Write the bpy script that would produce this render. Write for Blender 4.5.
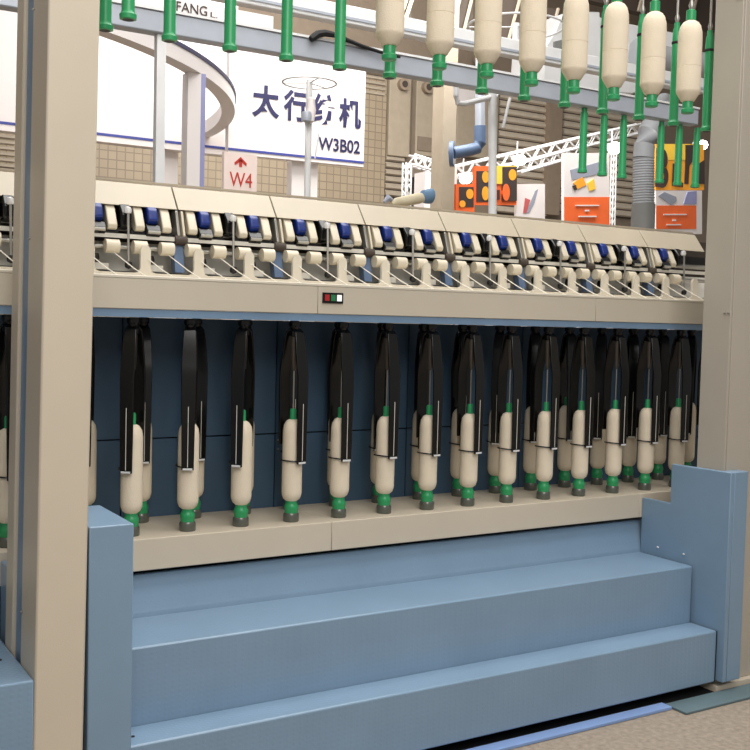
import bpy, bmesh, math, random
from mathutils import Vector, Matrix

random.seed(7)
for o in list(bpy.data.objects):
    bpy.data.objects.remove(o)
S = bpy.context.scene
C = S.collection
H = 1.66                      # eye height above the floor

# ------------------------------------------------------------------ camera
F = 1045.478
YAW, PITCH, ROLL = 0.551183916, -0.0528725772, 0.0247921444
cy, sy, cp, sp = math.cos(YAW), math.sin(YAW), math.cos(PITCH), math.sin(PITCH)
FW = Vector((sy * cp, cy * cp, sp)); RT0 = Vector((cy, -sy, 0)); UP0 = RT0.cross(FW)
RT = RT0 * math.cos(ROLL) + UP0 * math.sin(ROLL)
UP = UP0 * math.cos(ROLL) - RT0 * math.sin(ROLL)
cd = bpy.data.cameras.new('camera'); cam = bpy.data.objects.new('camera', cd); C.objects.link(cam)
cd.sensor_width = 36; cd.lens = F / 750 * 36; cd.clip_start = .05; cd.clip_end = 200
M = Matrix.Identity(4)
for i in range(3):
    M[i][0], M[i][1], M[i][2] = RT[i], UP[i], -FW[i]
M[2][3] = H
cam.matrix_world = M
S.camera = cam

def ray(x, y): return FW + RT * ((x - 375) / F) - UP * ((y - 375) / F)
def at(x, y, Y):                                   # point of the plane at depth Y
    d = ray(x, y); d = d * (Y / d.y); d.z += H; return d
def atw(x, y, w):
    d = ray(x, y) * w; d.z += H; return d

# ------------------------------------------------------------------ world, lights, exposure
S.view_settings.view_transform = 'Standard'; S.view_settings.look = 'None'
S.view_settings.gamma = 1; S.view_settings.use_curve_mapping = False
S.view_settings.exposure = 0.0
W = bpy.data.worlds.new('hall_air'); S.world = W; W.use_nodes = True
W.node_tree.nodes['Background'].inputs[0].default_value = (1.0, .97, .94, 1)
W.node_tree.nodes['Background'].inputs[1].default_value = .30

def area(name, loc, size, power, target, col=(1, .975, .94), sy_=None):
    l = bpy.data.lights.new(name, 'AREA'); l.energy = power; l.size = size; l.color = col
    if sy_: l.shape = 'RECTANGLE'; l.size_y = sy_
    o = bpy.data.objects.new(name, l); C.objects.link(o); o.location = loc
    o.rotation_euler = (Vector(target) - Vector(loc)).to_track_quat('-Z', 'Y').to_euler(); return o
area('hall_lamps_front', (.7, -1.2, 5.0), 3.4, 205, (2.0, 3.6, .9))
area('hall_lamps_above', (3, 3.2, 7.5), 5.5, 620, (3, 2.9, 0))
area('hall_lamps_middle', (3, 8.5, 8), 6, 300, (4, 12, 1.5))
area('hall_lamps_back', (9, 13, 8.5), 7, 1700, (9, 19, 2))

# ------------------------------------------------------------------ materials
def lin(c):
    return tuple(((v / 255) / 12.92 if v / 255 <= .04045 else ((v / 255 + .055) / 1.055) ** 2.4) for v in c) + (1,)
MATS = {}
def mat(name, rgb, rough=.5, metal=0, var=.06, nscale=6, bump=0, bscale=60, emit=0, coat=0, alpha=1):
    m = bpy.data.materials.new(name); m.use_nodes = True; nt = m.node_tree; b = nt.nodes['Principled BSDF']
    c = lin(rgb)
    tc = nt.nodes.new('ShaderNodeTexCoord'); n = nt.nodes.new('ShaderNodeTexNoise'); n.inputs['Scale'].default_value = nscale
    n.inputs['Detail'].default_value = 4
    nt.links.new(tc.outputs['Object'], n.inputs['Vector'])
    r = nt.nodes.new('ShaderNodeValToRGB'); nt.links.new(n.outputs['Fac'], r.inputs[0])
    r.color_ramp.elements[0].position = .3; r.color_ramp.elements[1].position = .7
    r.color_ramp.elements[0].color = tuple(v * (1 - var) for v in c[:3]) + (1,)
    r.color_ramp.elements[1].color = tuple(min(1, v * (1 + var)) for v in c[:3]) + (1,)
    nt.links.new(r.outputs[0], b.inputs['Base Color'])
    b.inputs['Roughness'].default_value = rough; b.inputs['Metallic'].default_value = metal
    b.inputs['Coat Weight'].default_value = coat
    if alpha < 1: b.inputs['Alpha'].default_value = alpha
    if emit:
        b.inputs['Emission Color'].default_value = c; b.inputs['Emission Strength'].default_value = emit
    if bump:
        n2 = nt.nodes.new('ShaderNodeTexNoise'); n2.inputs['Scale'].default_value = bscale
        nt.links.new(tc.outputs['Object'], n2.inputs['Vector'])
        bp = nt.nodes.new('ShaderNodeBump'); bp.inputs['Strength'].default_value = bump; bp.inputs['Distance'].default_value = .01
        nt.links.new(n2.outputs['Fac'], bp.inputs['Height']); nt.links.new(bp.outputs[0], b.inputs['Normal'])
    MATS[name] = m; return m
mat('beige_paint', (203, 191, 172), .45, var=.03, nscale=3, bump=.05, bscale=250)
mat('beam_paint', (196, 187, 170), .4, var=.03, nscale=3, bump=.03, bscale=250)
mat('shaded_beige', (174, 166, 153), .45, var=.03, nscale=3, bump=.05, bscale=250)  # copy of the beige paint with the weaker light put into the colour
mat('cream_paint', (208, 200, 184), .4, var=.02)
mat('cover_paint', (182, 171, 151), .4, var=.03)
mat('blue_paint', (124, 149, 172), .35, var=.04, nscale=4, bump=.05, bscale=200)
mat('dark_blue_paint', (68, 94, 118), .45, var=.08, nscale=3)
mat('strip_blue', (112, 138, 165), .4)
mat('dark', (22, 20, 20), .6)
mat('dark_brown', (70, 60, 52), .7)
mat('black_gloss', (9, 9, 9), .22, var=.2)
mat('glint_brown', (92, 84, 74), .3, metal=.3)  # reflection on the black flyer, put into the colour
mat('black_rubber', (14, 14, 14), .7)
mat('yarn', (228, 214, 191), .85, var=.03, nscale=12, bump=.25, bscale=220)
mat('green_plastic', (42, 150, 92), .35, var=.05)
mat('steel', (175, 172, 165), .3, metal=.7)
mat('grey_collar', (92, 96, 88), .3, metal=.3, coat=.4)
mat('white_lever', (208, 198, 177), .4)
mat('blue_cap', (24, 46, 120), .3, var=.25, nscale=30)
mat('tray', (214, 210, 200), .35, var=.12, nscale=14)
mat('thread', (225, 220, 208), .7)
mat('red_lamp', (165, 40, 40), .3); mat('green_lamp', (40, 120, 75), .3); mat('white_lamp', (235, 240, 235), .3, emit=.5)
mat('carpet', (150, 138, 124), .95, var=.18, nscale=40, bump=.6, bscale=180)
mat('light_blue_bar', (130, 158, 205), .5); mat('grey_green', (92, 112, 118), .6)
mat('white_board', (232, 226, 224), .5, var=.01); mat('pink_board', (250, 232, 224), .5, var=.01)
mat('navy', (34, 32, 78), .5); mat('stripe', (62, 72, 150), .5); mat('red_ink', (200, 60, 50), .5)
mat('grey_metal', (176, 182, 192), .35, metal=.2); mat('white_metal', (222, 222, 222), .4)
mat('pale_violet', (150, 152, 195), .5)
mat('hall_beige', (166, 153, 134), .7, var=.05); mat('hall_beige_dark', (150, 134, 116), .8)
mat('hall_brown', (132, 118, 102), .8); mat('louvre', (165, 153, 136), .6); mat('shutter', (200, 188, 170), .6)
mat('orange', (244, 110, 52), .5); mat('amber', (250, 170, 50), .5); mat('yellow', (248, 205, 70), .5)
mat('ink', (62, 50, 46), .6); mat('duct', (165, 168, 172), .45, var=.03); mat('duct_dark', (128, 128, 126), .5)
mat('pipe_blue', (92, 112, 142), .4); mat('lamp_glow', (255, 250, 240), .5, emit=14)
mat('sack', (196, 186, 160), .9, var=.12, nscale=5); mat('cloth_blue', (92, 122, 150), .8); mat('photo_grey', (150, 155, 170), .6)
mat('photo_red', (190, 90, 90), .6)

def tile_mat():
    m = bpy.data.materials.new('wall_tiles'); m.use_nodes = True; nt = m.node_tree; b = nt.nodes['Principled BSDF']
    tc = nt.nodes.new('ShaderNodeTexCoord'); mp = nt.nodes.new('ShaderNodeMapping'); mp.inputs['Rotation'].default_value = (math.pi / 2, 0, 0)
    br = nt.nodes.new('ShaderNodeTexBrick'); br.offset = 0
    br.inputs['Color1'].default_value = lin((158, 143, 120)); br.inputs['Color2'].default_value = lin((150, 135, 113))
    br.inputs['Mortar'].default_value = lin((126, 112, 94)); br.inputs['Scale'].default_value = 1
    br.inputs['Brick Width'].default_value = .17; br.inputs['Row Height'].default_value = .17; br.inputs['Mortar Size'].default_value = .012
    nt.links.new(tc.outputs['Object'], mp.inputs[0]); nt.links.new(mp.outputs[0], br.inputs['Vector'])
    nt.links.new(br.outputs['Color'], b.inputs['Base Color']); b.inputs['Roughness'].default_value = .6
    MATS['wall_tiles'] = m
tile_mat()
def tread_mat():
    """blue painted chequer plate: small raised diamonds"""
    m = MATS['blue_paint'].copy(); m.name = 'chequer_plate'; nt = m.node_tree; b = nt.nodes['Principled BSDF']
    for l in list(b.inputs['Normal'].links): nt.links.remove(l)
    tc = nt.nodes.new('ShaderNodeTexCoord'); mp = nt.nodes.new('ShaderNodeMapping'); mp.inputs['Rotation'].default_value = (0, 0, math.radians(45))
    v = nt.nodes.new('ShaderNodeTexVoronoi'); v.inputs['Scale'].default_value = 55; v.inputs['Randomness'].default_value = .15
    rp = nt.nodes.new('ShaderNodeValToRGB'); rp.color_ramp.elements[0].position = .15; rp.color_ramp.elements[1].position = .42
    rp.color_ramp.elements[0].color = (1, 1, 1, 1); rp.color_ramp.elements[1].color = (0, 0, 0, 1)
    bp = nt.nodes.new('ShaderNodeBump'); bp.inputs['Strength'].default_value = .12; bp.inputs['Distance'].default_value = .003
    nt.links.new(tc.outputs['Object'], mp.inputs[0]); nt.links.new(mp.outputs[0], v.inputs['Vector'])
    nt.links.new(v.outputs['Distance'], rp.inputs[0]); nt.links.new(rp.outputs[0], bp.inputs['Height'])
    nt.links.new(bp.outputs[0], b.inputs['Normal']); b.inputs['Roughness'].default_value = .28
    MATS['chequer_plate'] = m
tread_mat()

# ------------------------------------------------------------------ helpers
class MB:
    def __init__(s): s.bm = bmesh.new()
    def box(s, x0, x1, y0, y1, z0, z1):
        v = [s.bm.verts.new((x, y, z)) for x in (x0, x1) for y in (y0, y1) for z in (z0, z1)]
        for f in ((0, 1, 3, 2), (4, 6, 7, 5), (0, 4, 5, 1), (2, 3, 7, 6), (0, 2, 6, 4), (1, 5, 7, 3)):
            s.bm.faces.new([v[i] for i in f])
        return s
    def prism(s, pts, a, b, axis='x'):
        def P(p, t):
            return {'x': (t, p[0], p[1]), 'y': (p[0], t, p[1]), 'z': (p[0], p[1], t)}[axis]
        A = [s.bm.verts.new(P(p, a)) for p in pts]; B = [s.bm.verts.new(P(p, b)) for p in pts]
        s.bm.faces.new(A); s.bm.faces.new(B[::-1]); n = len(pts)
        for i in range(n): s.bm.faces.new((A[i], B[i], B[(i + 1) % n], A[(i + 1) % n]))
        return s
    def lathe(s, prof, c=(0, 0, 0), seg=24):
        rings = []
        for r, z in prof:
            r = max(r, 1e-5)
            rings.append([s.bm.verts.new((c[0] + r * math.cos(2 * math.pi * k / seg), c[1] + r * math.sin(2 * math.pi * k / seg), c[2] + z)) for k in range(seg)])
        for a, b in zip(rings, rings[1:]):
            for k in range(seg): s.bm.faces.new((a[k], a[(k + 1) % seg], b[(k + 1) % seg], b[k]))
        s.bm.faces.new(rings[0][::-1]); s.bm.faces.new(rings[-1]); return s
    def tube(s, pts, r, seg=10, closed=False):
        pts = [Vector(p) for p in pts]; n = len(pts); rs = r if isinstance(r, (list, tuple)) else [r] * n; rings = []
        for i, p in enumerate(pts):
            if closed: t = pts[(i + 1) % n] - pts[i - 1]
            else: t = pts[min(i + 1, n - 1)] - pts[max(i - 1, 0)]
            t.normalize(); ref = Vector((0, 0, 1)) if abs(t.z) < .9 else Vector((0, 1, 0))
            a = t.cross(ref).normalized(); b = t.cross(a)
            rings.append([s.bm.verts.new(p + (a * math.cos(2 * math.pi * k / seg) + b * math.sin(2 * math.pi * k / seg)) * rs[i]) for k in range(seg)])
        pr = list(zip(rings, rings[1:])) + ([(rings[-1], rings[0])] if closed else [])
        for a, b in pr:
            for k in range(seg): s.bm.faces.new((a[k], a[(k + 1) % seg], b[(k + 1) % seg], b[k]))
        if not closed: s.bm.faces.new(rings[0][::-1]); s.bm.faces.new(rings[-1])
        return s
    def strip(s, pts, w, t):
        """flat bar along pts in the XZ plane: w wide in Y, t thick"""
        pts = [Vector(p) for p in pts]; n = len(pts); rings = []
        ws = w if isinstance(w, (list, tuple)) else [w] * n
        for i, p in enumerate(pts):
            d = (pts[min(i + 1, n - 1)] - pts[max(i - 1, 0)]).normalized(); nn = Vector((d.z, 0, -d.x)) * t / 2; yy = Vector((0, ws[i] / 2, 0))
            rings.append([s.bm.verts.new(q) for q in (p + nn + yy, p + nn - yy, p - nn - yy, p - nn + yy)])
        for a, b in zip(rings, rings[1:]):
            for k in range(4): s.bm.faces.new((a[k], a[(k + 1) % 4], b[(k + 1) % 4], b[k]))
        s.bm.faces.new(rings[0][::-1]); s.bm.faces.new(rings[-1]); return s
    def build(s, name, m, parent=None, bevel=0, smooth=True):
        bmesh.ops.recalc_face_normals(s.bm, faces=s.bm.faces[:])
        me = bpy.data.meshes.new(name); s.bm.to_mesh(me); s.bm.free(); me.materials.append(MATS[m])
        if smooth:
            me.polygons.foreach_set('use_smooth', [True] * len(me.polygons)); me.set_sharp_from_angle(angle=math.radians(35))
        o = bpy.data.objects.new(name, me); C.objects.link(o)
        if parent: o.parent = parent
        if bevel:
            md = o.modifiers.new('bevel', 'BEVEL'); md.width = bevel; md.segments = 2; md.limit_method = 'ANGLE'
        return o

def tag(o, label=None, cat=None, group=None, kind=None):
    if label: o['label'] = label
    if cat: o['category'] = cat
    if group: o['group'] = group
    if kind: o['kind'] = kind
    return o
def empty(name, loc, label, cat, group=None, rz=0):
    o = bpy.data.objects.new(name, None); C.objects.link(o); o.location = loc; o.rotation_euler = (0, 0, rz)
    o.empty_display_size = .05; return tag(o, label, cat, group)
KIDS = {}
def dup(root, loc, label, rz=None):
    def cp(o, par):
        c = o.copy(); C.objects.link(c); c.parent = par
        for k in [q for q in ALLKIDS(o)]: cp(k, c)
        return c
    c = cp(root, None); c.location = loc; c['label'] = label
    if rz is not None: c.rotation_euler = (0, 0, rz)
    return c
def ALLKIDS(o):
    if o.name not in KIDS: KIDS[o.name] = list(o.children)
    return KIDS[o.name]
ORD = ['first', 'second', 'third', 'fourth', 'fifth', 'sixth', 'seventh', 'eighth', 'ninth', 'tenth', 'eleventh', 'twelfth',
       'thirteenth', 'fourteenth', 'fifteenth', 'sixteenth', 'seventeenth', 'eighteenth', 'nineteenth', 'twentieth',
       'twenty-first', 'twenty-second']
Z = lambda z: z + H

def text_obj(s, name, m, parent, x0, x1, z0, z1, y, depth=.004, bold=0):
    """writing in the XZ plane, fitted to a rectangle of the parent"""
    cu = bpy.data.curves.new(name, 'FONT'); cu.body = s; cu.extrude = depth / 2; cu.offset = bold
    t = bpy.data.objects.new(name, cu); C.objects.link(t)
    dg = bpy.context.evaluated_depsgraph_get(); me = bpy.data.meshes.new_from_object(t.evaluated_get(dg))
    bpy.data.objects.remove(t)
    xs = [v.co.x for v in me.vertices]; ys = [v.co.y for v in me.vertices]
    if not xs: return None
    ax, bx, ay, by = min(xs), max(xs), min(ys), max(ys)
    for v in me.vertices:
        u, w, q = v.co
        v.co = (x0 + (u - ax) / (bx - ax) * (x1 - x0), y - q, z0 + (w - ay) / (by - ay) * (z1 - z0))
    me.materials.clear(); me.materials.append(MATS[m])
    o = bpy.data.objects.new(name, me); C.objects.link(o); o.parent = parent; return o

# ------------------------------------------------------------------ setting
tag(MB().box(-8, 24, -6, 20.5, -.12, 0).build('floor', 'carpet'), kind='structure')
tag(MB().box(-8, 24, 20, 20.4, 0, 10).build('wall_back', 'hall_brown'), kind='structure')
tag(MB().box(-8, 24, 6, 20.4, 10, 10.2).build('ceiling', 'hall_brown'), kind='structure')

def bgbox(x0, y0, x1, y1, Y, th, name, m, parent=None, ground=False):
    a, b = at(x0, (y0 + y1) / 2, Y), at(x1, (y0 + y1) / 2, Y)
    t, d = at((x0 + x1) / 2, y0, Y), at((x0 + x1) / 2, y1, Y)
    return MB().box(a.x, b.x, Y, Y + th, 0 if ground else d.z, t.z).build(name, m, parent)
# lower dado of small tiles on the hall wall
a, b = at(-40, 100, 19.9), at(386, 100, 19.9)
tag(MB().box(a.x, b.x, 19.88, 19.99, 0, at(365, 76, 19.9).z).build('trim_1', 'wall_tiles'), kind='structure')
# louvres, panels, shutters on the hall wall
def louvre(x0, y0, x1, y1, Y, n, name, label, cat, m='louvre', tilt=.06, group=None):
    a, b = at(x0, (y0 + y1) / 2, Y), at(x1, (y0 + y1) / 2, Y); t, d = at((x0 + x1) / 2, y0, Y), at((x0 + x1) / 2, y1, Y)
    r = empty(name, ((a.x + b.x) / 2, Y, d.z), label, cat, group); w = (b.x - a.x) / 2; h = t.z - d.z
    MB().box(-w, w, .05, 19.999 - Y, 0, h).build('backing', 'dark_brown', r)
    g = MB(); st = h / n
    for i in range(n):
        z = i * st; g.prism([(.05, z + st * .1), (-.01, z + st * .25), (-.01, z + st * .62), (.05, z + st * .95)], -w, w)
    g.build('slats', m, r); return r
louvre(-8, 133, 15, 168, 19.85, 6, 'wall_louvre', 'small grey louvre at the far left edge behind the cream column', 'vent')
louvre(386, 155, 404, 197, 19.85, 6, 'wall_louvre', 'low brown louvre in the hall wall under the tall beige duct panel', 'vent')
louvre(346, 68, 385, 94, 19.85, 5, 'wall_louvre', 'brown louvre above the tiled wall right of the white signboard', 'vent')
louvre(499, 88, 549, 215, 19.85, 17, 'roller_shutter', 'taupe roller shutter in the hall wall behind the white hanging pole', 'shutter', 'shutter', group='roller shutters of the hall')
louvre(563, 88, 640, 215, 19.85, 17, 'roller_shutter', 'taupe roller shutter in the hall wall behind the orange poster', 'shutter', 'shutter', group='roller shutters of the hall')
tag(bgbox(549, 60, 562, 215, 19.7, .29, 'trim_2', 'hall_beige_dark'), kind='structure')
def fan_panel(x0, x1, fx, fy, label):
    a, b = at(x0, 130, 19.8), at(x1, 130, 19.8); t = at(x0, 70, 19.8).z
    r = empty('duct_panel', ((a.x + b.x) / 2, 19.8, 0), label, 'panel'); w = (b.x - a.x) / 2 - .02
    MB().box(-w, w, 0, .2, at(x0, 155, 19.8).z, t).build('casing', 'hall_beige', r, .02)
    f = at(fx, fy, 19.8); cx = f.x - r.location.x
    rr = .13
    MB().tube([(cx, .0, f.z), (cx, -.12, f.z)], [rr, rr], 18).build('fan_ring', 'hall_beige_dark', r)
    MB().tube([(cx, -.125, f.z), (cx, -.14, f.z)], [rr * .55, rr * .55], 14).build('fan_hub', 'dark_brown', r)
    return r, w
r, w = fan_panel(388, 411, 402, 85, 'tall beige wall panel with a round fan left of the grille panel')
r, w = fan_panel(415, 434, 426, 88, 'beige wall panel with a round fan above a brown grille')
q0, q1 = at(418, 136, 19.78), at(433, 152, 19.78)
MB().box(q0.x - r.location.x, q1.x - r.location.x, -.03, 0, q1.z, q0.z).build('grille', 'hall_brown', r)
r, w = fan_panel(456, 499, 478, 60, 'wide beige wall panel with a small white plate behind the blue pipe')
q0, q1 = at(456, 88, 19.78), at(476, 104, 19.78)
MB().box(q0.x - r.location.x, q1.x - r.location.x, -.03, 0, q1.z, q0.z).build('plate', 'white_board', r)

# square hall column and blue pipe
Yc = 12
a, b = at(443, 140, Yc), at(456, 140, Yc)
tag(MB().box(a.x, b.x, Yc, Yc + .28, 0, 9.99).build('hall_column', 'hall_beige', bevel=.01),
    'square beige hall column rising behind the machine beside the blue pipe', 'column')
r = empty('ventilation_pipe', at(478, 155, 11.6), 'blue pipe elbow branching from the square beige column', 'pipe')
P = lambda x, y, Y=11.6: at(x, y, Y) - r.location
pt = [P(452, 153), P(460, 152), P(470, 150), P(477, 148), P(480, 143), P(480, 135), P(480, 126)]
MB().tube(pt, .085, 14).build('elbow', 'pipe_blue', r)
MB().tube([P(480, 126), P(480, 80), P(480, 80) + Vector((0, 0, 5))], .07, 14).build('riser', 'grey_metal', r)
MB().tube([P(450, 154), P(450, 154) + (RT + Vector((.0, -.25, 0))) * .05], .17, 18).build('flange', 'pipe_blue', r)

# white booth: fascia panel with blue stripe, ring canopy, column
YF = 13.6
a, b = at(-60, 60, YF), at(237, 60, YF); zb = at(150, 147, YF).z; zs0, zs1 = at(150, 141, YF).z, at(150, 138.5, YF).z
r = empty('exhibition_booth', (a.x, YF, zb), 'white exhibition booth with blue-striped fascia, curved ring canopy and square column', 'booth')
MB().box(0, b.x - a.x, 0, .2, 0, 3.2).build('fascia', 'white_board', r)
MB().box(0, b.x - a.x, -.008, -.001, zs0 - zb, zs1 - zb).build('stripe', 'stripe', r)
for k, px in enumerate((170,)):
    q = at(px, 165, YF + .2)
    MB().box(q.x - a.x - .08, q.x - a.x + .12, .21, .4, -zb, .02).build('support', 'white_board', r)
    MB().box(q.x - a.x - .14, q.x - a.x - .1, .21, .4, -zb, .02).build('support_trim', 'stripe', r)
RC, RO, RI, zc = (.115, 13.96), 5.505, 5.345, Z(2.45)
def arc_band(ri, ro, z0, z1, seg=80):
    """front arc of the ring canopy, ending against the fascia"""
    mb = MB(); V = []; lim = math.asin((YF - .001 - RC[1]) / RO)
    for k in range(seg + 1):
        an = lim - (math.pi + 2 * lim) * k / seg; c_, s_ = math.cos(an), math.sin(an)
        V.append([mb.bm.verts.new((RC[0] + q * c_ - r.location.x, RC[1] + q * s_ - r.location.y, z - r.location.z)) for q, z in ((ri, z0), (ro, z0), (ro, z1), (ri, z1))])
    for A, B in zip(V, V[1:]):
        for j in range(4): mb.bm.faces.new((A[j], A[(j + 1) % 4], B[(j + 1) % 4], B[j]))
    mb.bm.faces.new(V[0]); mb.bm.faces.new(V[-1][::-1]); return mb
arc_band(RI, RO, zc, zc + .17).build('ring_canopy', 'white_board', r)
arc_band(RO + .001, RO + .012, zc + .145, zc + .185).build('canopy_trim', 'navy', r)
q = Vector((4.0 + .02, 10.18, 0)); d_ = at(193, 120, 10.2)
cx, cyy = d_.x - r.location.x, 10.2 - YF
sh = MB().box(cx - .09, cx + .05, cyy - .08, cyy + .08, -r.location.z, zc - .002 - r.location.z).build('column', 'white_board', r)
MB().box(cx + .051, cx + .1, cyy - .081, cyy + .08, -r.location.z, zc - .002 - r.location.z).build('edge_strip', 'pale_violet', sh)

# signboard with writing
p0, p1 = atw(228, 155.5, 13.5), atw(363.5, 167, 14.4)
ang = math.atan2(p1.y - p0.y, p1.x - p0.x); L = math.hypot(p1.x - p0.x, p1.y - p0.y)
r = empty('signboard', (p0.x, p0.y, p1.z), 'white signboard with large navy Chinese characters and the number W3B02', 'sign', rz=ang)
HS = 1.36
MB().box(0, L, 0, .12, 0, HS).build('board', 'white_board', r)
MB().box(0, L, -.01, -.001, .045, .075).build('blue_line', 'stripe', r)
MB().box(0, L, -.02, .14, HS, HS + .03).build('top_rail', 'pale_violet', r)
X = lambda px: (px - 228) / (363.5 - 228) * L * .985
for ch, x0, x1, z0, z1 in (('太', 250, 277, .51, .93), ('行', 281, 306, .51, .92), ('纺', 310, 335, .51, .92), ('机', 338, 361.5, .50, .90)):
    text_obj(ch, 'character', 'navy', r, X(x0), X(x1), z0, z1, -.008, bold=.03)
text_obj('W3B02', 'lettering', 'navy', r, X(317), X(361), .17, .345, -.008, bold=.02)
for px, wd in ((308, .19), ):
    q = X(px); MB().box(q - wd, q + wd, .13, .3, -r.location.z, .05).build('support', 'white_board', r)
# direction board W4
p = at(240, 190, 11); ww = .21
r = empty('direction_board', (p.x, 11, 0), 'pale pink board with a red arrow above red W4', 'sign')
zt = at(240, 153, 11).z; a, b = at(224, 170, 11), at(257, 170, 11)
x0, x1 = a.x - p.x, b.x - p.x
MB().box(x0, x1, 0, .06, .02, zt).build('board', 'pink_board', r)
zz = lambda y: at(240, y, 11).z; xx = lambda x: at(x, 170, 11).x - p.x
text_obj('W4', 'lettering', 'red_ink', r, xx(229.5), xx(252), zz(187), zz(172.5), -.006)
cz = zz(163); MB().box(-.018, .018, -.008, -.001, zz(167), zz(160)).prism([(-.075, cz), (0, zz(157)), (.075, cz), (.07, cz - .03), (0, cz + .02), (-.07, cz - .03)], -.008, -.001, 'y').build('arrow', 'red_ink', r)

# second machine behind: overhead beams, cable, supports
r = empty('overhead_beam', (2.4, 6.47, Z(1.765)), 'long grey-blue overhead beam with light top edge crossing behind the green tubes', 'beam')
MB().box(-3.5, 4.8, -.05, .05, 0, .135).build('beam_body', 'grey_metal', r, .01)
MB().box(-3.5, 4.8, -.06, .06, .136, .152).build('top_flange', 'white_metal', r)
r = empty('ceiling_rail', (2.4, 7.02, Z(2.225)), 'upper white rail running above the grey-blue overhead beam', 'rail')
MB().box(-3.5, 5.5, -.05, .05, 0, .14).build('rail_body', 'white_metal', r, .01)
MB().box(-3.5, 5.5, -.06, -.051, .03, .05).build('groove_strip', 'grey_metal', r)
# lettered banner strip above the grey-blue beam
p = at(172, 8, 6.8); z0, z1 = at(200, 22, 6.8).z, at(200, 6, 6.8).z
r = empty('banner_strip', (p.x, 6.8, z0 - .04), 'white strip with black lettering just above the overhead beam, left of centre', 'sign')
MB().box(-.7, .75, 0, .03, 0, .17).build('board', 'white_board', r)
text_obj('FANG', 'lettering', 'ink', r, .03, .25, .085, .15, -.004); text_obj('L.', 'lettering', 'ink', r, .275, .325, .085, .12, -.004)
# black cable lying on the beam
tag(MB().tube([at(x, y, 6.39) for x, y in ((311, 39), (314, 37), (318, 34), (325, 33), (335, 35), (347, 40), (362, 46), (380, 52), (400, 57))],
    [.022, .026, .026, .024, .02, .016, .014, .012, .01], 8).build('cable', 'black_rubber'), 'thick black cable lying along the grey-blue overhead beam', 'cable')
# stand posts under the overhead beam
a = at(159.5, 100, 6.47)
tag(MB().box(a.x - .03, a.x + .03, 6.44, 6.5, 0, Z(1.764)).build('support_post', 'white_metal', bevel=.004), 'slim pale post under the overhead beam in front of the ring canopy', 'post')
r = empty('hanging_pole', at(492, 100, 6.7), 'white vertical pole with a bent arm hanging from the overhead beam', 'pole')
P = lambda x, y, Y=6.7: at(x, y, Y) - r.location
MB().tube([P(492.5, 92), P(492.5, 212), P(492.5, 212) - Vector((0, 0, at(492.5, 212, 6.7).z - .002))], .034, 12).build('pole', 'white_metal', r)
MB().tube([P(456, 86), P(456, 96), P(457.5, 103), P(464, 104), P(480, 100), P(495, 96), P(501, 90), P(502, 72)], .022, 10).build('bent_arm', 'white_metal', r)
MB().tube([P(510, 98), P(503, 128)], .013, 8).build('brace', 'white_metal', r)
# ring stands
def hoop_stand(px, py, rx, ybot, Y, label, extra=True):
    c = at(px, py, Y); q = at(px, ybot, Y)
    r = empty('hoop_stand', (c.x, Y, c.z), label, 'stand'); w = (c - Vector((0, 0, H))).dot(FW); R0 = rx / F * w
    MB().tube([(R0 * math.cos(k * math.pi / 18), R0 * math.sin(k * math.pi / 18), 0) for k in range(36)], .009, 6, True).build('hoop', 'white_metal', r)
    g = MB()
    for k in range(3):
        an = k * 2.094 + .4; g.tube([(0, 0, 0), (R0 * math.cos(an), R0 * math.sin(an), 0)], .006, 6)
    g.build('spokes', 'white_metal', r)
    MB().tube([(0, 0, .03), (0, 0, -c.z if extra else q.z - c.z)], .03, 10).build('pole', 'white_metal', r)
    return r, w / F
r, s = hoop_stand(309.5, 83, 27, 190, 8.5, 'white pole stand topped by a wire hoop before the signboard')
MB().tube([(-7 * s, -.05, -35 * s), (-4 * s, -.05, -75 * s)], .008, 6).build('fork', 'white_metal', r)
MB().tube([(9 * s, -.05, -50 * s), (5 * s, -.05, -75 * s)], .008, 6).build('fork', 'white_metal', r)
MB().lathe([(0, -.05), (.045, -.04), (.05, 0), (.045, .04), (0, .05)], (-6 * s, -.06, -35 * s), 14).build('spool', 'grey_metal', r)
MB().lathe([(0, -.12), (.03, -.1), (.045, 0), (.03, .1), (0, .12)], (-1 * s, -.06, -28 * s), 14).build('spool', 'white_board', r)
r, s = hoop_stand(516, 27, 48, 44, 7.02, 'wire hoop on a short pole up behind the hanging full bobbins', False)

# white hood above the rail
r = empty('ventilation_hood', at(590, 80, 7.6), 'white sheet-metal hood standing above the white rail behind the full bobbins', 'hood')
P = lambda x, y: at(x, y, 7.6) - r.location
MB().prism([(P(x, y).x, P(x, y).z) for x, y in ((543, 84), (546, 46), (556, 30), (562, 14), (574, 11), (600, 12), (602, 92), (575, 88))], 0, .5, 'y').build('hood_body', 'white_metal', r, .01)
MB().prism([(P(x, y).x, P(x, y).z) for x, y in ((553, 42), (561, 40), (561, 60), (553, 61))], -.02, 0, 'y').build('access_panel', 'duct_dark', r)
MB().prism([(P(x, y).x, P(x, y).z) for x, y in ((604, 14), (640, 22), (700, 34), (700, 75), (640, 92), (604, 90))], .1, .5, 'y').build('side_box', 'white_metal', r, .01)
MB().tube([P(636, 52), P(662, 60), P(700, 66)], .14, 12).build('side_duct', 'duct', r)
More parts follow.
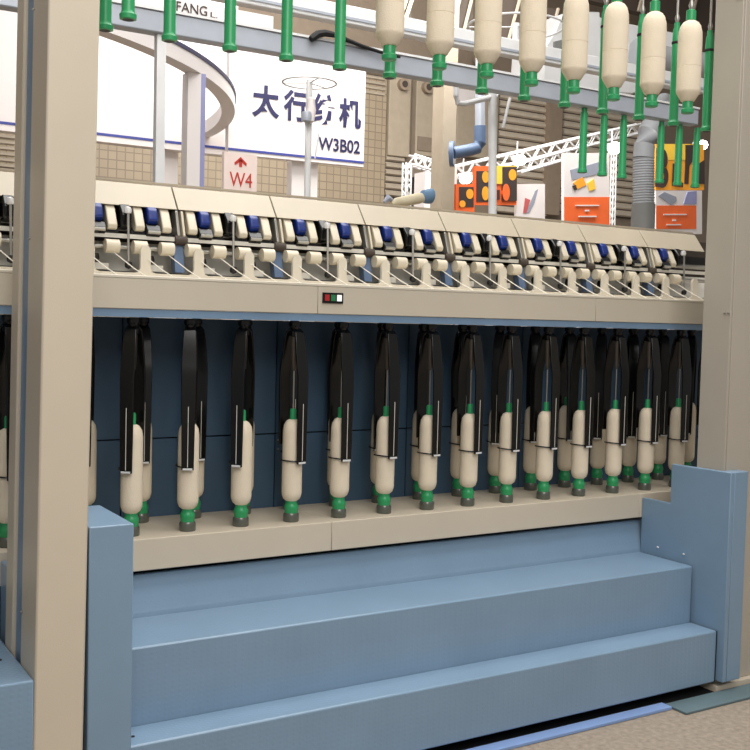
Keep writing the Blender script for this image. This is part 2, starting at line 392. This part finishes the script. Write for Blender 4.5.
# dark roof steelwork glimpsed above
for k, (x0, y0, x1, y1, Y) in enumerate(((438, -20, 474, 40, 16), (500, 10, 560, 56, 16), (395, -20, 412, 30, 15), (556, -20, 720, 12, 16))):
    lab = ['dark roof panel between the first hanging bobbins', 'dark brown roof panel right of the wire hoop',
           'dark bracket beside the leftmost full bobbin', 'dark roof steelwork above the white hood'][k]
    rr = empty('roof_panel', at((x0 + x1) / 2, y1, Y), lab, 'panel'); g = MB()
    a, b = at(x0, y1, Y) - rr.location, at(x1, y0, Y) - rr.location
    MB().box(a.x, b.x, 0, .2, 0, b.z).build('sheet', 'dark_brown', rr)
    for j in range(3):
        xm = a.x + (b.x - a.x) * (j + .5) / 3; g.tube([(xm - .15, -.05, 0), (xm + .15, -.05, b.z)], .035, 6)
    g.build('bracing', 'louvre' if k != 2 else 'sack', rr)

# flexible duct
r = empty('flexible_duct', at(643, 225, 7.2), 'thick grey ribbed flexible duct bending down from the overhead beam', 'duct')
P = lambda x, y: at(x, y, 7.2) - r.location
cl = [(668, 100), (662, 112), (655, 122), (648, 133), (644.5, 145), (643.5, 158)]
mb = MB(); mb.tube([P(*q) for q in cl], [.1, .105, .105, .105, .1, .1], 20).build('bend', 'duct', r)
a, b = P(643.5, 158), P(643.5, 204); n = 70
MB().tube([a.lerp(b, i / n) for i in range(n + 1)], [.098 + (.006 if i % 4 < 2 else 0) for i in range(n + 1)], 20).build('ribbed_sleeve', 'duct', r)
a = P(643.5, 204); MB().tube([a, Vector((a.x, a.y, .001 - r.location.z))], .112, 20).build('lower_collar', 'duct_dark', r)

# trusses
def truss(p0, p1, name, label, s=.2, n=14, r0=.02):
    r = empty(name, p0, label, 'truss'); d = p1 - p0; t = d.normalized()
    a = Vector((0, 0, 1)) if abs(t.z) < .8 else Vector((1, 0, 0)); b = t.cross(a).normalized(); a = b.cross(t)
    offs = [a * s / 2 + b * s / 2, a * s / 2 - b * s / 2, -a * s / 2 - b * s / 2, -a * s / 2 + b * s / 2]
    for o in offs: MB().tube([o, d + o], r0, 6).build('chord', 'white_metal', r)
    g = MB()
    for i in range(n):
        u, v = d * i / n, d * (i + 1) / n
        for j in range(4):
            o, o2 = offs[j], offs[(j + 1) % 4]
            g.tube([u + o, v + o2] if i % 2 else [u + o2, v + o], r0 * .6, 5)
    g.build('lacing', 'white_metal', r)
truss(at(452, 173, 13), at(640, 128, 15), 'lighting_truss', 'long white lighting truss rising behind the orange boards', .17, 26)
truss(at(518, 168, 13.3), at(575, 152, 14), 'lighting_truss', 'short white truss above the white poster', .14, 10)
truss(Vector((at(614, 245, 13.3).x, 13.3, 0)), at(614, 150, 13.3), 'truss_leg', 'upright truss leg right of the orange poster', .06, 44, .012)
truss(Vector((at(407, 235, 14).x, 14, 0)), at(407, 163, 14), 'truss_leg', 'upright white truss leg left of the square beige column', .1, 40, .014)
truss(at(411, 160, 14.4), at(434, 167, 14.4), 'lighting_truss', 'stub of white truss left of the square beige column', .16, 5)
def spot(x, y, Y, label, rad=.085):
    c = at(x, y, Y); r = empty('spotlight', c, label, 'lamp')
    MB().lathe([(0, -rad), (rad * .7, -rad * .7), (rad, 0), (rad * .7, rad * .7), (0, rad)], seg=16).build('bulb', 'lamp_glow', r)
    MB().tube([(0, .06, 0), (0, .2, .05)], [rad * 1.1, rad * .5], 14).build('housing', 'white_metal', r)
    MB().tube([(0, .1, .05), (0, .1, .3)], .012, 6).build('bracket', 'white_metal', r)
spot(521, 160, 12.9, 'glowing spotlight on the truss above the white poster')
spot(467, 178, 12.7, 'glowing spotlight above the small orange board')
spot(616, 148, 12.7, 'glowing spotlight between the green tubes above the orange poster', .1)
spot(703, 145, 12.7, 'glowing spotlight at the edge of the right column')

# boards and posters
def board(x0, y0, x1, y1, Y, name, label, m, shapes, leg=True):
    c = at((x0 + x1) / 2, y1, Y); r = empty(name, (c.x, Y, c.z), label, 'poster' if 'poster' in name else 'sign'); MB().box(-.05, .05, .061, .1, -c.z, .1).build('stand', 'white_metal', r)
    A = lambda x, y: ((at(x, y, Y) - c).x, (at(x, y, Y) - c).z)
    MB().prism([A(x0, y0), A(x1, y0), A(x1, y1), A(x0, y1)], 0, .06, 'y').build('board', m, r)
    for i, (nm, mm, kind, *v) in enumerate(shapes):
        d = .006 + .004 * i
        if kind == 'r': pts = [A(v[0], v[1]), A(v[2], v[1]), A(v[2], v[3]), A(v[0], v[3])]
        elif kind == 'e': pts = [A(v[0] + v[2] * math.cos(k * math.pi / 12), v[1] + v[3] * math.sin(k * math.pi / 12)) for k in range(24)]
        else: pts = [A(*q) for q in v[0]]
        MB().prism(pts, -d, -.001, 'y').build(nm, mm, r, smooth=False)
    return r, A
board(456, 184, 474.5, 212, 12.2, 'orange_board', 'small orange and dark board with amber discs, left of the larger one', 'orange',
      [('dark_field', 'ink', 'r', 459, 187, 473.5, 207), ('disc', 'amber', 'e', 469.5, 194, 3.6, 5), ('disc', 'amber', 'e', 462, 204, 3, 3.6)])
board(474.8, 166, 516.5, 205, 12.25, 'orange_board', 'large orange and yellow board with amber discs behind the white pole', 'orange',
      [('dark_field', 'ink', 'r', 476.3, 171, 489.5, 202), ('disc', 'amber', 'e', 485.3, 177, 3.5, 5.8), ('disc', 'amber', 'e', 485, 193.5, 3.4, 7),
       ('yellow_field', 'yellow', 'r', 490, 166, 516, 184), ('dark_field', 'ink', 'r', 501.5, 167, 516, 201), ('disc', 'amber', 'e', 511.5, 175, 3.8, 5.6),
       ('disc', 'orange', 'e', 505, 192.5, 3.6, 8.5), ('mark', 'ink', 'r', 497, 190, 498.5, 200)])
board(516.8, 184, 545, 224, 12.3, 'white_poster', 'white poster with a dark slanted figure right of the orange boards', 'white_board',
      [('figure', 'photo_grey', 'p', [(535, 191), (538, 189), (534, 204), (529, 213), (526, 213), (530, 203)]), ('figure', 'photo_red', 'p', [(525, 198), (530, 200), (526, 213), (523, 213)])])
tag(bgbox(449, 166, 456.5, 215, 12.6, .06, 'display_board', 'white_board', ground=True), 'narrow white panel between the square column and the orange boards', 'panel')
board(564, 153, 609.5, 226, 12, 'product_poster', 'poster with orange lower half and product photo right of the white poster', 'white_board',
      [('orange_field', 'orange', 'r', 564, 197, 609.4, 226), ('photo', 'photo_grey', 'p', [(570, 170), (606, 160), (607, 172), (572, 180)]),
       ('product', 'amber', 'p', [(573, 183), (582, 177), (586, 185), (577, 189)]), ('product', 'yellow', 'p', [(587, 183), (593, 179), (595, 189), (589, 191)]),
       ('product', 'ink', 'p', [(572, 186), (575, 185), (576, 190), (574, 190)]),
       ('caption', 'white_board', 'r', 575, 205, 598, 206.2), ('caption', 'white_board', 'r', 584.5, 210, 588, 211.5), ('caption', 'white_board', 'r', 578, 216, 595, 217.2)])
r, A = board(656, 144, 704, 190, 11.6, 'letter_board', 'amber board with big dark letters behind the small hanging green tubes', 'amber',
      [('yellow_field', 'yellow', 'r', 660, 144, 690, 160), ('dark_shape', 'ink', 'p', [(685, 145), (693, 145), (693, 160), (689, 166), (688, 184), (684, 184), (685, 165)]),
       ('dark_shape', 'ink', 'p', [(698, 164), (704, 160), (704, 184), (697, 184)])])
for ch, x0, x1, y0, y1 in (('B', 654, 668.5, 150, 187), ('L', 671, 683, 165, 186)):
    a0, a1 = A(x0, y1), A(x1, y0); text_obj(ch, 'lettering', 'ink', r, a0[0], a1[0], a0[1], a1[1], -.02, bold=.03)
board(656, 190.5, 702, 234, 11.45, 'product_poster', 'poster with orange lower half and picture of a grey tray beside the right column', 'white_board',
      [('orange_field', 'orange', 'r', 656, 205.5, 696, 229), ('photo', 'photo_grey', 'p', [(658, 196), (664, 192), (676, 197), (676, 201), (671, 205)]),
       ('photo', 'pale_violet', 'p', [(687, 192), (696, 191), (696, 204), (683, 204)]),
       ('caption', 'white_board', 'r', 663, 214, 686, 215.2), ('caption', 'white_board', 'r', 672, 219.5, 675, 221.2), ('caption', 'white_board', 'r', 666, 224.3, 680, 225.4)])
# bundle and boxes left of the square column
r = empty('cloth_bundle', at(405, 203, 9.5), 'long pale cloth bundle with a blue end lying just beyond the machine cover', 'bundle')
P = lambda x, y: at(x, y, 9.5) - r.location
MB().tube([P(392, 204), P(396, 202), P(405, 201), P(418, 198.5), P(424, 197.5)], [.02, .045, .055, .06, .05], 12).build('bundle_body', 'sack', r)
MB().tube([P(421, 199), P(424, 197), P(431, 196), P(433, 198)], [.04, .075, .085, .03], 12).build('blue_end', 'cloth_blue', r)
MB().tube([P(384, 202), P(388, 198), P(392, 200)], [.015, .04, .02], 10).build('grey_end', 'photo_grey', r)
MB().box(-.5, .4, -.15, .25, -r.location.z, -.09).build('bench', 'hall_beige', r)
tag(bgbox(425, 172, 433, 200, 13.5, .3, 'white_box', 'white_board', ground=True), 'small white lit panel beside the square beige column', 'panel')
tag(bgbox(415, 177, 424, 200, 14.6, .2, 'dark_cabinet', 'dark', ground=True), 'dark cabinet opening behind the upright white truss leg', 'cabinet')

# ------------------------------------------------------------------ THE MACHINE
# spindle rail
r = empty('spindle_rail', (0, 3.66, Z(-.94)), 'long beige bottom rail carrying the standing bobbins above the steps', 'rail')
for x0, x1 in ((-.6, 2.062), (2.064, 3.795), (3.797, 5.2)):
    MB().box(x0, x1, 0, .40, 0, .118).build('rail_box', 'beige_paint', r, .003)
MB().box(-.6, 5.2, .1, .3, -.018, -.001).build('under_trough', 'dark', r)
# flyer beam
r = empty('flyer_beam', (0, 3.66, Z(-.012)), 'long beige machine beam with a thin blue lower edge and small lamp window', 'beam')
for x0, x1 in ((-.6, .48), (.482, 1.975), (1.977, 3.46), (3.462, 5.2)):
    MB().box(x0, x1, 0, .12, .03, .138).build('beam_panel', 'beam_paint', r, .002)
MB().box(-.6, 5.2, -.002, .5, .138, .15).build('top_lip', 'cream_paint', r, .003)
MB().box(-.6, 5.2, .006, .4, 0, .029).build('blue_edge', 'strip_blue', r)
lw = MB().box(1.995, 2.088, -.006, .001, .073, .115).build('lamp_window', 'black_gloss', r)
for k, (nm, m) in enumerate((('red_lamp', 'red_lamp'), ('green_lamp', 'green_lamp'), ('white_lamp', 'white_lamp'))):
    tag(MB().box(2.003 + k * .028, 2.024 + k * .028, -.0085, -.0055, .082, .107).build('lamp', m, lw), nm.replace('_', ' '))
# dark-blue rear panels
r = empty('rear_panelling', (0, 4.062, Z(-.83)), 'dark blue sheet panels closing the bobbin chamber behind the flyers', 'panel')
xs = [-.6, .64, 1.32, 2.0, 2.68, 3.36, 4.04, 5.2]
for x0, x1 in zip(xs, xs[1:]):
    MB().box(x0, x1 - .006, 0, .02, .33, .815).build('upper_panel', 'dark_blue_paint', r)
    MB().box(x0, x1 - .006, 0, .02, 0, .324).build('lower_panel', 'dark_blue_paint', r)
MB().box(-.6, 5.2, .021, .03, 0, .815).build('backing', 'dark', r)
for zz_ in (.30, .26):
    for xx_ in (2.01, 2.05): MB().lathe([(0, -.004), (.005, -.003), (.005, .003), (0, .004)], (xx_, -.004, zz_), 8).build('bolt', 'steel', r)
MB().box(2.07, 2.09, -.012, -.001, .02, .3).build('hinge_strip', 'dark', r)

# drafting bed
r = empty('drafting_bed', (0, 4.1, Z(.14)), 'drafting bed of shafts and bright tray between the cream posts and the cover', 'machine')
MB().prism([(.02, .03), (.1, .15), (.11, .15), (.04, .03)], -.6, 5.2).build('tray', 'tray', r)
MB().box(-.6, 5.2, .16, .2, .0, .36).build('back_plate', 'dark_brown', r)
MB().box(-.6, 5.2, .0, .15, .001, .028).build('slot', 'dark', r)
MB().box(-.6, 5.2, -.062, -.05, .155, .172).build('front_bar', 'tray', r)
MB().tube([(-.6, .01, .20), (5.2, .01, .20)], .012, 8).build('roller_shaft', 'steel', r)
MB().tube([(-.6, -.045, .12), (5.2, -.045, .12)], .01, 8).build('roller_shaft', 'steel', r)
g = MB(); g.box(-.6, 5.2, .06, .075, .22, .262).build('lever_bar', 'dark', r)

# cream guide plate with posts
r = empty('guide_plate', (0, 3.985, Z(.138)), 'cream comb-like plate whose upright posts line the top of the beam', 'plate')
MB().box(-.6, 5.2, -.008, .008, .001, .022).build('foot_strip', 'cream_paint', r)
for k in range(-4, 16):
    x = 1.379 + .222 * k; w = .0205
    pts = [(x - w - .02, .022), (x - w - .006, .027), (x - w, .042), (x - w, .112), (x - .011, .128), (x + .011, .128), (x + w, .112), (x + w, .042), (x + w + .006, .027), (x + w + .02, .022)]
    MB().prism(pts, -.008, .008, 'y').build('post', 'cream_paint', r)

# drafting units
def drafting_unit(loc, label):
    r = empty('drafting_unit', loc, label, 'machine part', 'drafting units along the machine')
    for s in (-1, 1):
        x = s * .0555
        prof = [(.10, .445), (.03, .44), (.0, .41), (-.035, .345), (-.03, .328), (-.01, .325), (.02, .34), (.05, .40), (.10, .41)]
        MB().prism([(y, z - .14) for y, z in prof], x - .019, x + .019).build('side_lever', 'white_lever', r, .004)
        MB().tube([(x - .034, -.045, .12), (x + .02, -.045, .12)], .027, 14).build('front_roller', 'white_lever', r)
        MB().tube([(x - .005, -.05, .10), (x + .05, -.14, .035), (x + .085, -.2, .0)], .0022, 5).build('roving_strand', 'thread', r)
        MB().box(x - .03, x + .03, -.01, .05, .16, .19).build('lower_block', 'dark', r)
    prof = [(.09, .30), (.02, .30), (-.015, .275), (-.03, .235), (-.01, .215), (.05, .25)]
    MB().prism(prof, -.021, .021).build('pressure_cap', 'blue_cap', r, .006)
    prof = [(.10, .25), (-.02, .215), (-.04, .19), (-.02, .165), (.05, .16), (.1, .2)]
    MB().prism(prof, -.03, .03).build('spring_housing', 'black_gloss', r, .004)
    MB().tube([(-.025, -.035, .185), (.025, -.035, .185)], .008, 8).build('pin', 'steel', r)
    MB().lathe([(0, -.018), (.018, -.016), (.022, 0), (.018, .016), (0, .018)], (-.01, -.01, .075), 10).build('clearer', 'dark', r)
    MB().box(-.02, .045, -.02, .03, .03, .055).build('bracket', 'tray', r)
    return r
J0 = 1.539
units = [J0 + .111 + .222 * k for k in range(-6, 13)]
u0 = None
for i, x in enumerate(units):
    lab = 'blue-capped drafting unit with cream levers, %s from the left edge' % ORD[i]
    if u0 is None: u0 = drafting_unit((x, 4.06, Z(.14)), lab)
    else: dup(u0, (x, 4.06, Z(.14)), lab)
def stand(loc, label):
    r = empty('roller_stand', loc, label, 'machine part', 'roller stands below the cover joints')
    MB().prism([(.05, .28), (-.0, .28), (-.035, .18), (-.02, .16), (.02, .2), (.06, .26)], -.012, .0).build('upright', 'steel', r, .002)
    MB().prism([(.05, .28), (-.0, .28), (-.035, .18), (-.02, .16), (.02, .2), (.06, .26)], .012, .022).build('upright', 'white_lever', r, .002)
    tag(MB().prism([(-.01, .16), (.03, .16), (.0, .03), (-.04, .03)], -.022, .018).build('brace', 'pipe_blue', r), 'grey-blue slanted brace')
    MB().tube([(-.02, -.02, .16), (.03, -.02, .16)], .02, 12).build('bearing', 'dark_brown', r); return r
def head(loc, label):
    r = empty('lift_head', loc, label, 'machine part', 'silver lift heads between drafting units')
    MB().prism([(.08, .29), (.0, .29), (-.035, .25), (-.03, .2), (.06, .19)], -.022, .022).build('housing', 'black_gloss', r, .006)
    MB().lathe([(0, -.014), (.013, -.01), (.015, 0), (.012, .012), (0, .016)], (0, -.045, .262), 12).build('silver_cap', 'white_metal', r)
    MB().tube([(0, -.05, .26), (0, -.06, .06)], .005, 8).build('rod', 'steel', r)
    MB().lathe([(0, -.016), (.013, -.01), (.015, 0), (.013, .01), (0, .016)], (0, -.06, .05), 12).build('weight', 'dark', r); return r
s0 = h0 = None
n = 0
for j in range(-3, 7):
    x = J0 + .444 * j
    ls, lh = ('roller stand with grey-blue brace below the %s cover joint from the left edge' % ORD[n],
              'black lift head with silver cap under the %s cover panel from the left' % ORD[n]); n += 1
    if s0 is None: s0 = stand((x, 4.06, Z(.14)), ls); h0 = head((x + .222, 4.06, Z(.14)), lh)
    else: dup(s0, (x, 4.06, Z(.14)), ls); dup(h0, (x + .222, 4.06, Z(.14)), lh)
# cover panels
c0 = None
for n, j in enumerate(range(-4, 7)):
    x = J0 + .444 * j; lab = 'beige sloping cover panel on top of the machine, %s from the left edge' % ORD[n]
    if c0 is None:
        c0 = empty('cover_panel', (x, 4.06, Z(.425)), lab, 'cover', 'sloping cover panels along the machine top')
        MB().prism([(0, 0), (.075, .098), (.5, .13), (.5, .115), (.085, .083), (.02, 0)], .0025, .4415).build('panel', 'cover_paint', c0, .002)
        MB().box(0, .444, .09, .105, .106, .113).build('rear_ledge', 'cover_paint', c0)
        MB().box(0, .444, .086, .0895, .101, .107).build('top_trim', 'louvre', c0)
    else: dup(c0, (x, 4.06, Z(.425)), lab)

# ---- standing bobbins
def bobbin():
    r = empty('roving_bobbin', (0, 0, 0), '', 'bobbin', 'bobbins standing on the bottom rail')
    pk = [(.022, .084), (.034, .094), (.039, .108), (.0405, .118), (.0405, .13), (.0405, .20), (.0405, .255), (.0405, .257), (.040, .26), (.0405, .263), (.0405, .265), (.040, .36), (.0395, .37), (.036, .392), (.026, .408), (.016, .414)]
    MB().lathe(pk, seg=28).build('roving_package', 'yarn', r)
    t = MB().lathe([(.026, .036), (.027, .044), (.0265, .046), (.0285, .052), (.0285, .064), (.025, .070), (.023, .076), (.023, .09), (.013, .10), (.013, .45), (.011, .457), (.0, .458)], seg=24)
    t.build('bobbin_tube', 'green_plastic', r)
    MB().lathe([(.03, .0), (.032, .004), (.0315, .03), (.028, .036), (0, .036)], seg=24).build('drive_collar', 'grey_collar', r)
    MB().lathe([(.0035, .458), (.0035, .72)], seg=8).build('spindle', 'steel', r)
    return r
def flyer():
    r = empty('flyer', (0, 0, 0), '', 'flyer', 'flyers over the standing bobbins')
    MB().lathe([(.016, .0), (.024, -.002), (.024, -.02), (.019, -.026), (.018, -.034), (.023, -.04), (.022, -.06), (.008, -.064)], seg=18).build('hub', 'black_gloss', r)
    MB().lathe([(.012, -.05), (.0145, -.07), (.013, -.13), (.010, -.19), (.004, -.2)], seg=14).build('hub_glint', 'glint_brown', r)  # added grey-brown cone, imitates the gloss reflection on the flyer
    path = [(.010, 0, -.032), (.026, 0, -.045), (.034, 0, -.08), (.040, 0, -.13), (.048, 0, -.18), (.0545, 0, -.22), (.0545, 0, -.40), (.0545, 0, -.57)]
    wid = [.036, .044, .05, .054, .056, .054, .05, .046]
    a = MB().strip(path, wid, .008).build('hollow_leg', 'black_gloss', r, .002)
    b = MB().strip([(-x, y, z) for x, y, z in path[:-1]] + [(-.0545, 0, -.50)], wid, .008).build('solid_leg', 'black_gloss', r, .002)
    # presser arm curving round the package
    pr = [(.0475 * math.cos(t), .0475 * math.sin(t), -.562 - .004 * math.sin(t)) for t in [(.05 - i * .14) for i in range(16)]]
    MB().tube(pr, .0032, 6).build('presser', 'black_gloss', r)
    tag(MB().tube([(.0598, 0, -.33), (.0598, 0, -.44), (.0598, 0, -.558)], .0014, 6).build('roving_strand', 'tray', r), None)
    MB().box(.059, .0605, -.018, .018, -.569, -.562).build('eyelet_edge', 'white_metal', r)
    return r
ZB, ZF = Z(-.822), Z(-.013)
b0 = bobbin(); f0 = flyer(); used = [False, False]
def place(x, y, row, n, phi):
    lb = 'cream roving bobbin on green tube, %s row, %s from the left edge of the rail' % (row, ORD[n])
    lf = 'black two-legged flyer over the %s row bobbin, %s from the left edge' % (row, ORD[n])
    rz = math.atan2(-y, -x) + math.radians(phi)                 # hollow leg turned about the spindle
    if not used[0]:
        used[0] = True; b0.location = (x, y, ZB); b0['label'] = lb; f0.location = (x, y, ZF); f0['label'] = lf; f0.rotation_euler = (0, 0, rz)
        ALLKIDS(b0); ALLKIDS(f0)
    else:
        dup(b0, (x, y, ZB), lb, random.uniform(0, 6)); dup(f0, (x, y, ZF), lf, rz)
PH = {-3: 20, -2: 20, -1: 15, 0: -22, 1: -3, 2: -22, 3: 42, 4: 28, 5: 36, 6: 40, 7: 46, 8: 40, 9: 48, 10: 44, 11: 50, 12: 48, 13: 40, 14: 40}
for n, i in enumerate(range(-3, 15)): place(1.2534 + .2213 * i, 3.74, 'front', n, PH[i])
for n, i in enumerate(range(-3, 16)): place(1.370 + .2213 * i, 3.972, 'back', n, 10 + 17 * math.sin(i * 2.1))

# ---- columns, side boxes, steps
r = empty('machine_column', (.750, 3.12, 0), 'tall cream machine column at the left with a blue recessed strip on its side', 'column')
TOP = 3.9
MB().box(0, .150, 0, .185, .01, TOP).build('front_panel', 'beige_paint', r, .006)
MB().box(.012, .14, .187, .3, .01, TOP).build('blue_recess', 'strip_blue', r)
MB().box(0, .147, .302, .40, .01, TOP).build('rear_flange', 'beige_paint', r, .006)
for z in (Z(-.93), Z(.22), Z(.91)): MB().lathe([(0, -.004), (.005, -.002), (.005, .002), (0, .004)], (-.003, .165, z), 8).build('screw', 'steel', r)
r.rotation_euler = (0, .0125, 0)
r = empty('machine_column', (3.838, 3.19, 0), 'tall beige machine column, shade painted in, at the right edge with a vertical seam', 'column')
MB().box(0, .012, 0.003, .16, .03, TOP).build('side_panel', 'shaded_beige', r, .002)
MB().box(.0135, .42, 0, .16, .03, TOP).build('front_panel', 'shaded_beige', r, .003)
for z in (Z(.07), Z(1.47), ):
    for dy in (-.0, .022):
        MB().lathe([(0, -.004), (.006, -.002), (.006, .002), (0, .004)], (-.003, .012 + dy, z), 8).build('screw', 'steel', r)
MB().box(-.03, .44, -.03, .18, .0, .029).build('foot_plate', 'beige_paint', r)

r = empty('side_box', (.917, 3.122, 0), 'blue boxed step end beside the left column', 'cover box')
MB().box(0, .139, 0, .355, .04, Z(-.65)).build('casing', 'blue_paint', r, .004)
MB().box(-.147, .122, .405, .533, .04, Z(-.85)).build('rear_casing', 'blue_paint', r, .004)
r = empty('side_box', (3.810, 3.128, 0), 'blue stepped side box at the right end of the steps', 'cover box')
x1 = .118
MB().prism([(0, .055), (0, Z(-.646)), (.349, Z(-.652)), (.349, Z(-.842)), (.529, Z(-.842)), (.529, .055)], 0, .025).build('side_panel', 'blue_paint', r, .003)
MB().box(.0272, x1, 0, .06, .055, Z(-.646)).build('front_panel', 'blue_paint', r, .003)

for px, py in ((658, 547), (684, 554), (658.5, 430 + 677 * .1733), (684, 430 + 716 * .1733)):
    d = ray(px, py); d = d * (3.810 / d.x)
    MB().lathe([(0, -.005), (.005, -.002), (.005, .002), (0, .005)], (-.003, d.y - 3.128, d.z + H), 8).build('bolt', 'white_metal', r)

r = empty('step_platform', (1.058, 3.161, 0), 'two blue painted chequer-plate steps in front of the bobbin rail', 'steps')
LX = 3.804 - 1.058
st = MB().box(0, LX - .004, 0, .1555, .05, Z(-1.372)).build('lower_step', 'chequer_plate', r, .007)
MB().lathe([(0, -.001), (.006, 0), (.006, .003), (0, .004)], (.04, .07, Z(-1.372)), 10).build('bolt', 'dark', st)
MB().box(0, LX - .004, .156, .493, .05, Z(-1.108)).build('upper_step', 'chequer_plate', r, .007)
MB().prism([(.498, .05), (.498, Z(-1.10)), (.502, Z(-1.092)), (.542, Z(-.962)), (.56, Z(-.962)), (.56, .05)], 0, LX + .12).build('kick_plate', 'chequer_plate', r, .003)
MB().box(LX - .003, LX + .003, .004, .49, .05, Z(-1.376)).build('end_gasket', 'black_rubber', r)
g = MB()
for k in range(5): g.box(.1 + k * .62, .16 + k * .62, .2, .26, 0, .0495)
g.build('foot', 'black_rubber', r)
r = empty('operator_platform', (.2, 3.12, 0), 'blue platform at the left edge, left of the cream column', 'platform')
pf = MB().box(-.9, .556, 0, .50, .03, Z(-1.095)).build('casing', 'chequer_plate', r, .006)
MB().lathe([(0, -.001), (.007, 0), (.007, .003), (0, .004)], (.505, .23, Z(-1.095)), 10).build('bolt', 'dark', pf)
tag(MB().box(-.6, 5.2, 4.26, 4.3, .0, Z(-.86)).build('base_plate', 'dark'), 'black base plate closing the underside behind the steps', 'panel')
# floor strips
tag(MB().box(1.4, 3.465, 3.105, 3.165, .001, .014).build('floor_strip', 'light_blue_bar', bevel=.002), 'light blue strip lying on the floor before the lower step', 'strip')
tag(MB().box(3.47, 5.4, 3.03, 3.15, .001, .012).build('floor_strip', 'grey_green', bevel=.002), 'grey-green strip on the floor at the foot of the right column', 'strip')
tag(MB().box(-.6, 5.4, 3.168, 4.25, .0005, .002).build('step_shadow', 'black_rubber'), 'thin black sheet painting the shadow under the steps', 'shadow sheet')  # black sheet laid in for the shadow below the raised steps

# ---- overhead doffing rail with tubes and full bobbins
def rail(Y, z, label):
    r = empty('doffing_rail', (2.4, Y, z), label, 'rail')
    MB().box(-3.2, 2.6, -.03, .03, 0, .08).build('rail_body', 'steel', r, .004); return r
rail(3.46, Z(1.80), 'steel overhead rail from which the empty green tubes hang')
rail(3.26, Z(1.80), 'steel overhead rail from which the full bobbins hang')
def tube_obj():
    r = empty('empty_tube', (0, 0, 0), '', 'tube', 'empty green tubes on the overhead rail')
    MB().lathe([(.019, .0), (.026, .002), (.027, .016), (.022, .022), (.0205, .03), (.0195, .395), (.017, .44), (.013, .45), (.013, .47), (0, .472)], seg=24).build('tube_body', 'green_plastic', r)
    MB().lathe([(.0, -.0005), (.018, -.0005), (.018, .0005), (0, .0008)], seg=18).build('tube_mouth', 'dark', r)
    MB().lathe([(.0205, .372), (.0215, .374), (.0215, .382), (.0205, .384)], seg=24).build('black_ring', 'black_rubber', r)
    MB().lathe([(.007, .472), (.012, .49), (.006, .51), (.006, .872)], seg=12).build('hanger', 'steel', r)
    return r
t0 = tube_obj(); t0.location = (1.0504, 3.46, Z(.928)); t0['label'] = 'empty green tube hanging right beside the left column'; ALLKIDS(t0)
for k in range(1, 13):
    if k < 5: lab = 'empty green tube hanging overhead, %s right of the tube beside the left column' % ORD[k - 1]
    else: lab = 'empty green tube hanging close behind the %s full bobbin from the left' % ORD[min(k, 12) - 5]
    if k == 12: lab = 'green tube hanging close behind the last full bobbin, nearly touching it'
    if k == 13: lab = 'empty green tube half hidden by the right column'
    dup(t0, (1.0504 + .2218 * k, 3.46, Z(.928)), lab)
dup(t0, (1.0504 + .2218 * 13, 3.46, Z(.928)), 'empty green tube half hidden by the right column')
d = ray(128, 20); d *= 3.26 / d.y
dup(t0, (d.x, 3.26, Z(d.z)), 'short-looking green tube hanging highest, between the first two empty tubes')
def full():
    r = empty('full_bobbin', (0, 0, 0), '', 'bobbin', 'full roving bobbins hanging from the overhead rail')
    MB().lathe([(.024, .052), (.03, .056), (.048, .086), (.0515, .094), (.0518, .1), (.052, .19), (.052, .2), (.0508, .2015), (.052, .203), (.052, .213), (.052, .32), (.0517, .33), (.050, .355), (.044, .378), (.034, .393), (.02, .402)], seg=32).build('roving_package', 'yarn', r)
    MB().lathe([(.0, .001), (.022, .001), (.027, .004), (.028, .018), (.023, .024), (.0225, .055), (.02, .06), (.018, .40), (.0215, .405), (.021, .445), (.014, .45), (0, .452)], seg=24).build('bobbin_tube', 'green_plastic', r)
    MB().lathe([(.008, .452), (.013, .47), (.007, .49), (.007, .862)], seg=12).build('hanger', 'steel', r)
    return r
g0 = full(); g0.location = (2.0304, 3.26, Z(.937)); ALLKIDS(g0)
g0['label'] = 'full cream roving bobbin hanging overhead, leftmost of the eight'
for k in range(1, 8):
    lab = 'full cream roving bobbin hanging overhead, %s from the left of the eight' % ORD[k]
    dup(g0, (2.0304 + .2216 * k, 3.26, Z(.937)), lab)
def far_tube():
    r = empty('far_green_tube', (0, 0, 0), '', 'tube', 'small green tubes under the grey-blue overhead beam')
    MB().lathe([(.03, .0), (.04, .003), (.04, .025), (.034, .03), (.032, .045), (.029, .49), (.024, .495), (.024, .524), (0, .525)], seg=18).build('tube_body', 'green_plastic', r)
    return r
k0 = far_tube(); k0.location = (5.9309, 6.49, Z(1.24)); ALLKIDS(k0)
k0['label'] = 'small green tube under the overhead beam, leftmost of the far ones'
nm = {1: 'second small green tube under the overhead beam, before the orange poster', 2: 'third small green tube, right of the orange poster top',
      4: 'small green tube just right of the flexible duct', 5: 'small green tube in the middle of the dark-lettered board',
      6: 'small green tube nearest the right column, over the letter board'}
for k, lab in nm.items(): dup(k0, (5.9309 + .2223 * k, 6.49, Z(1.235)), lab)
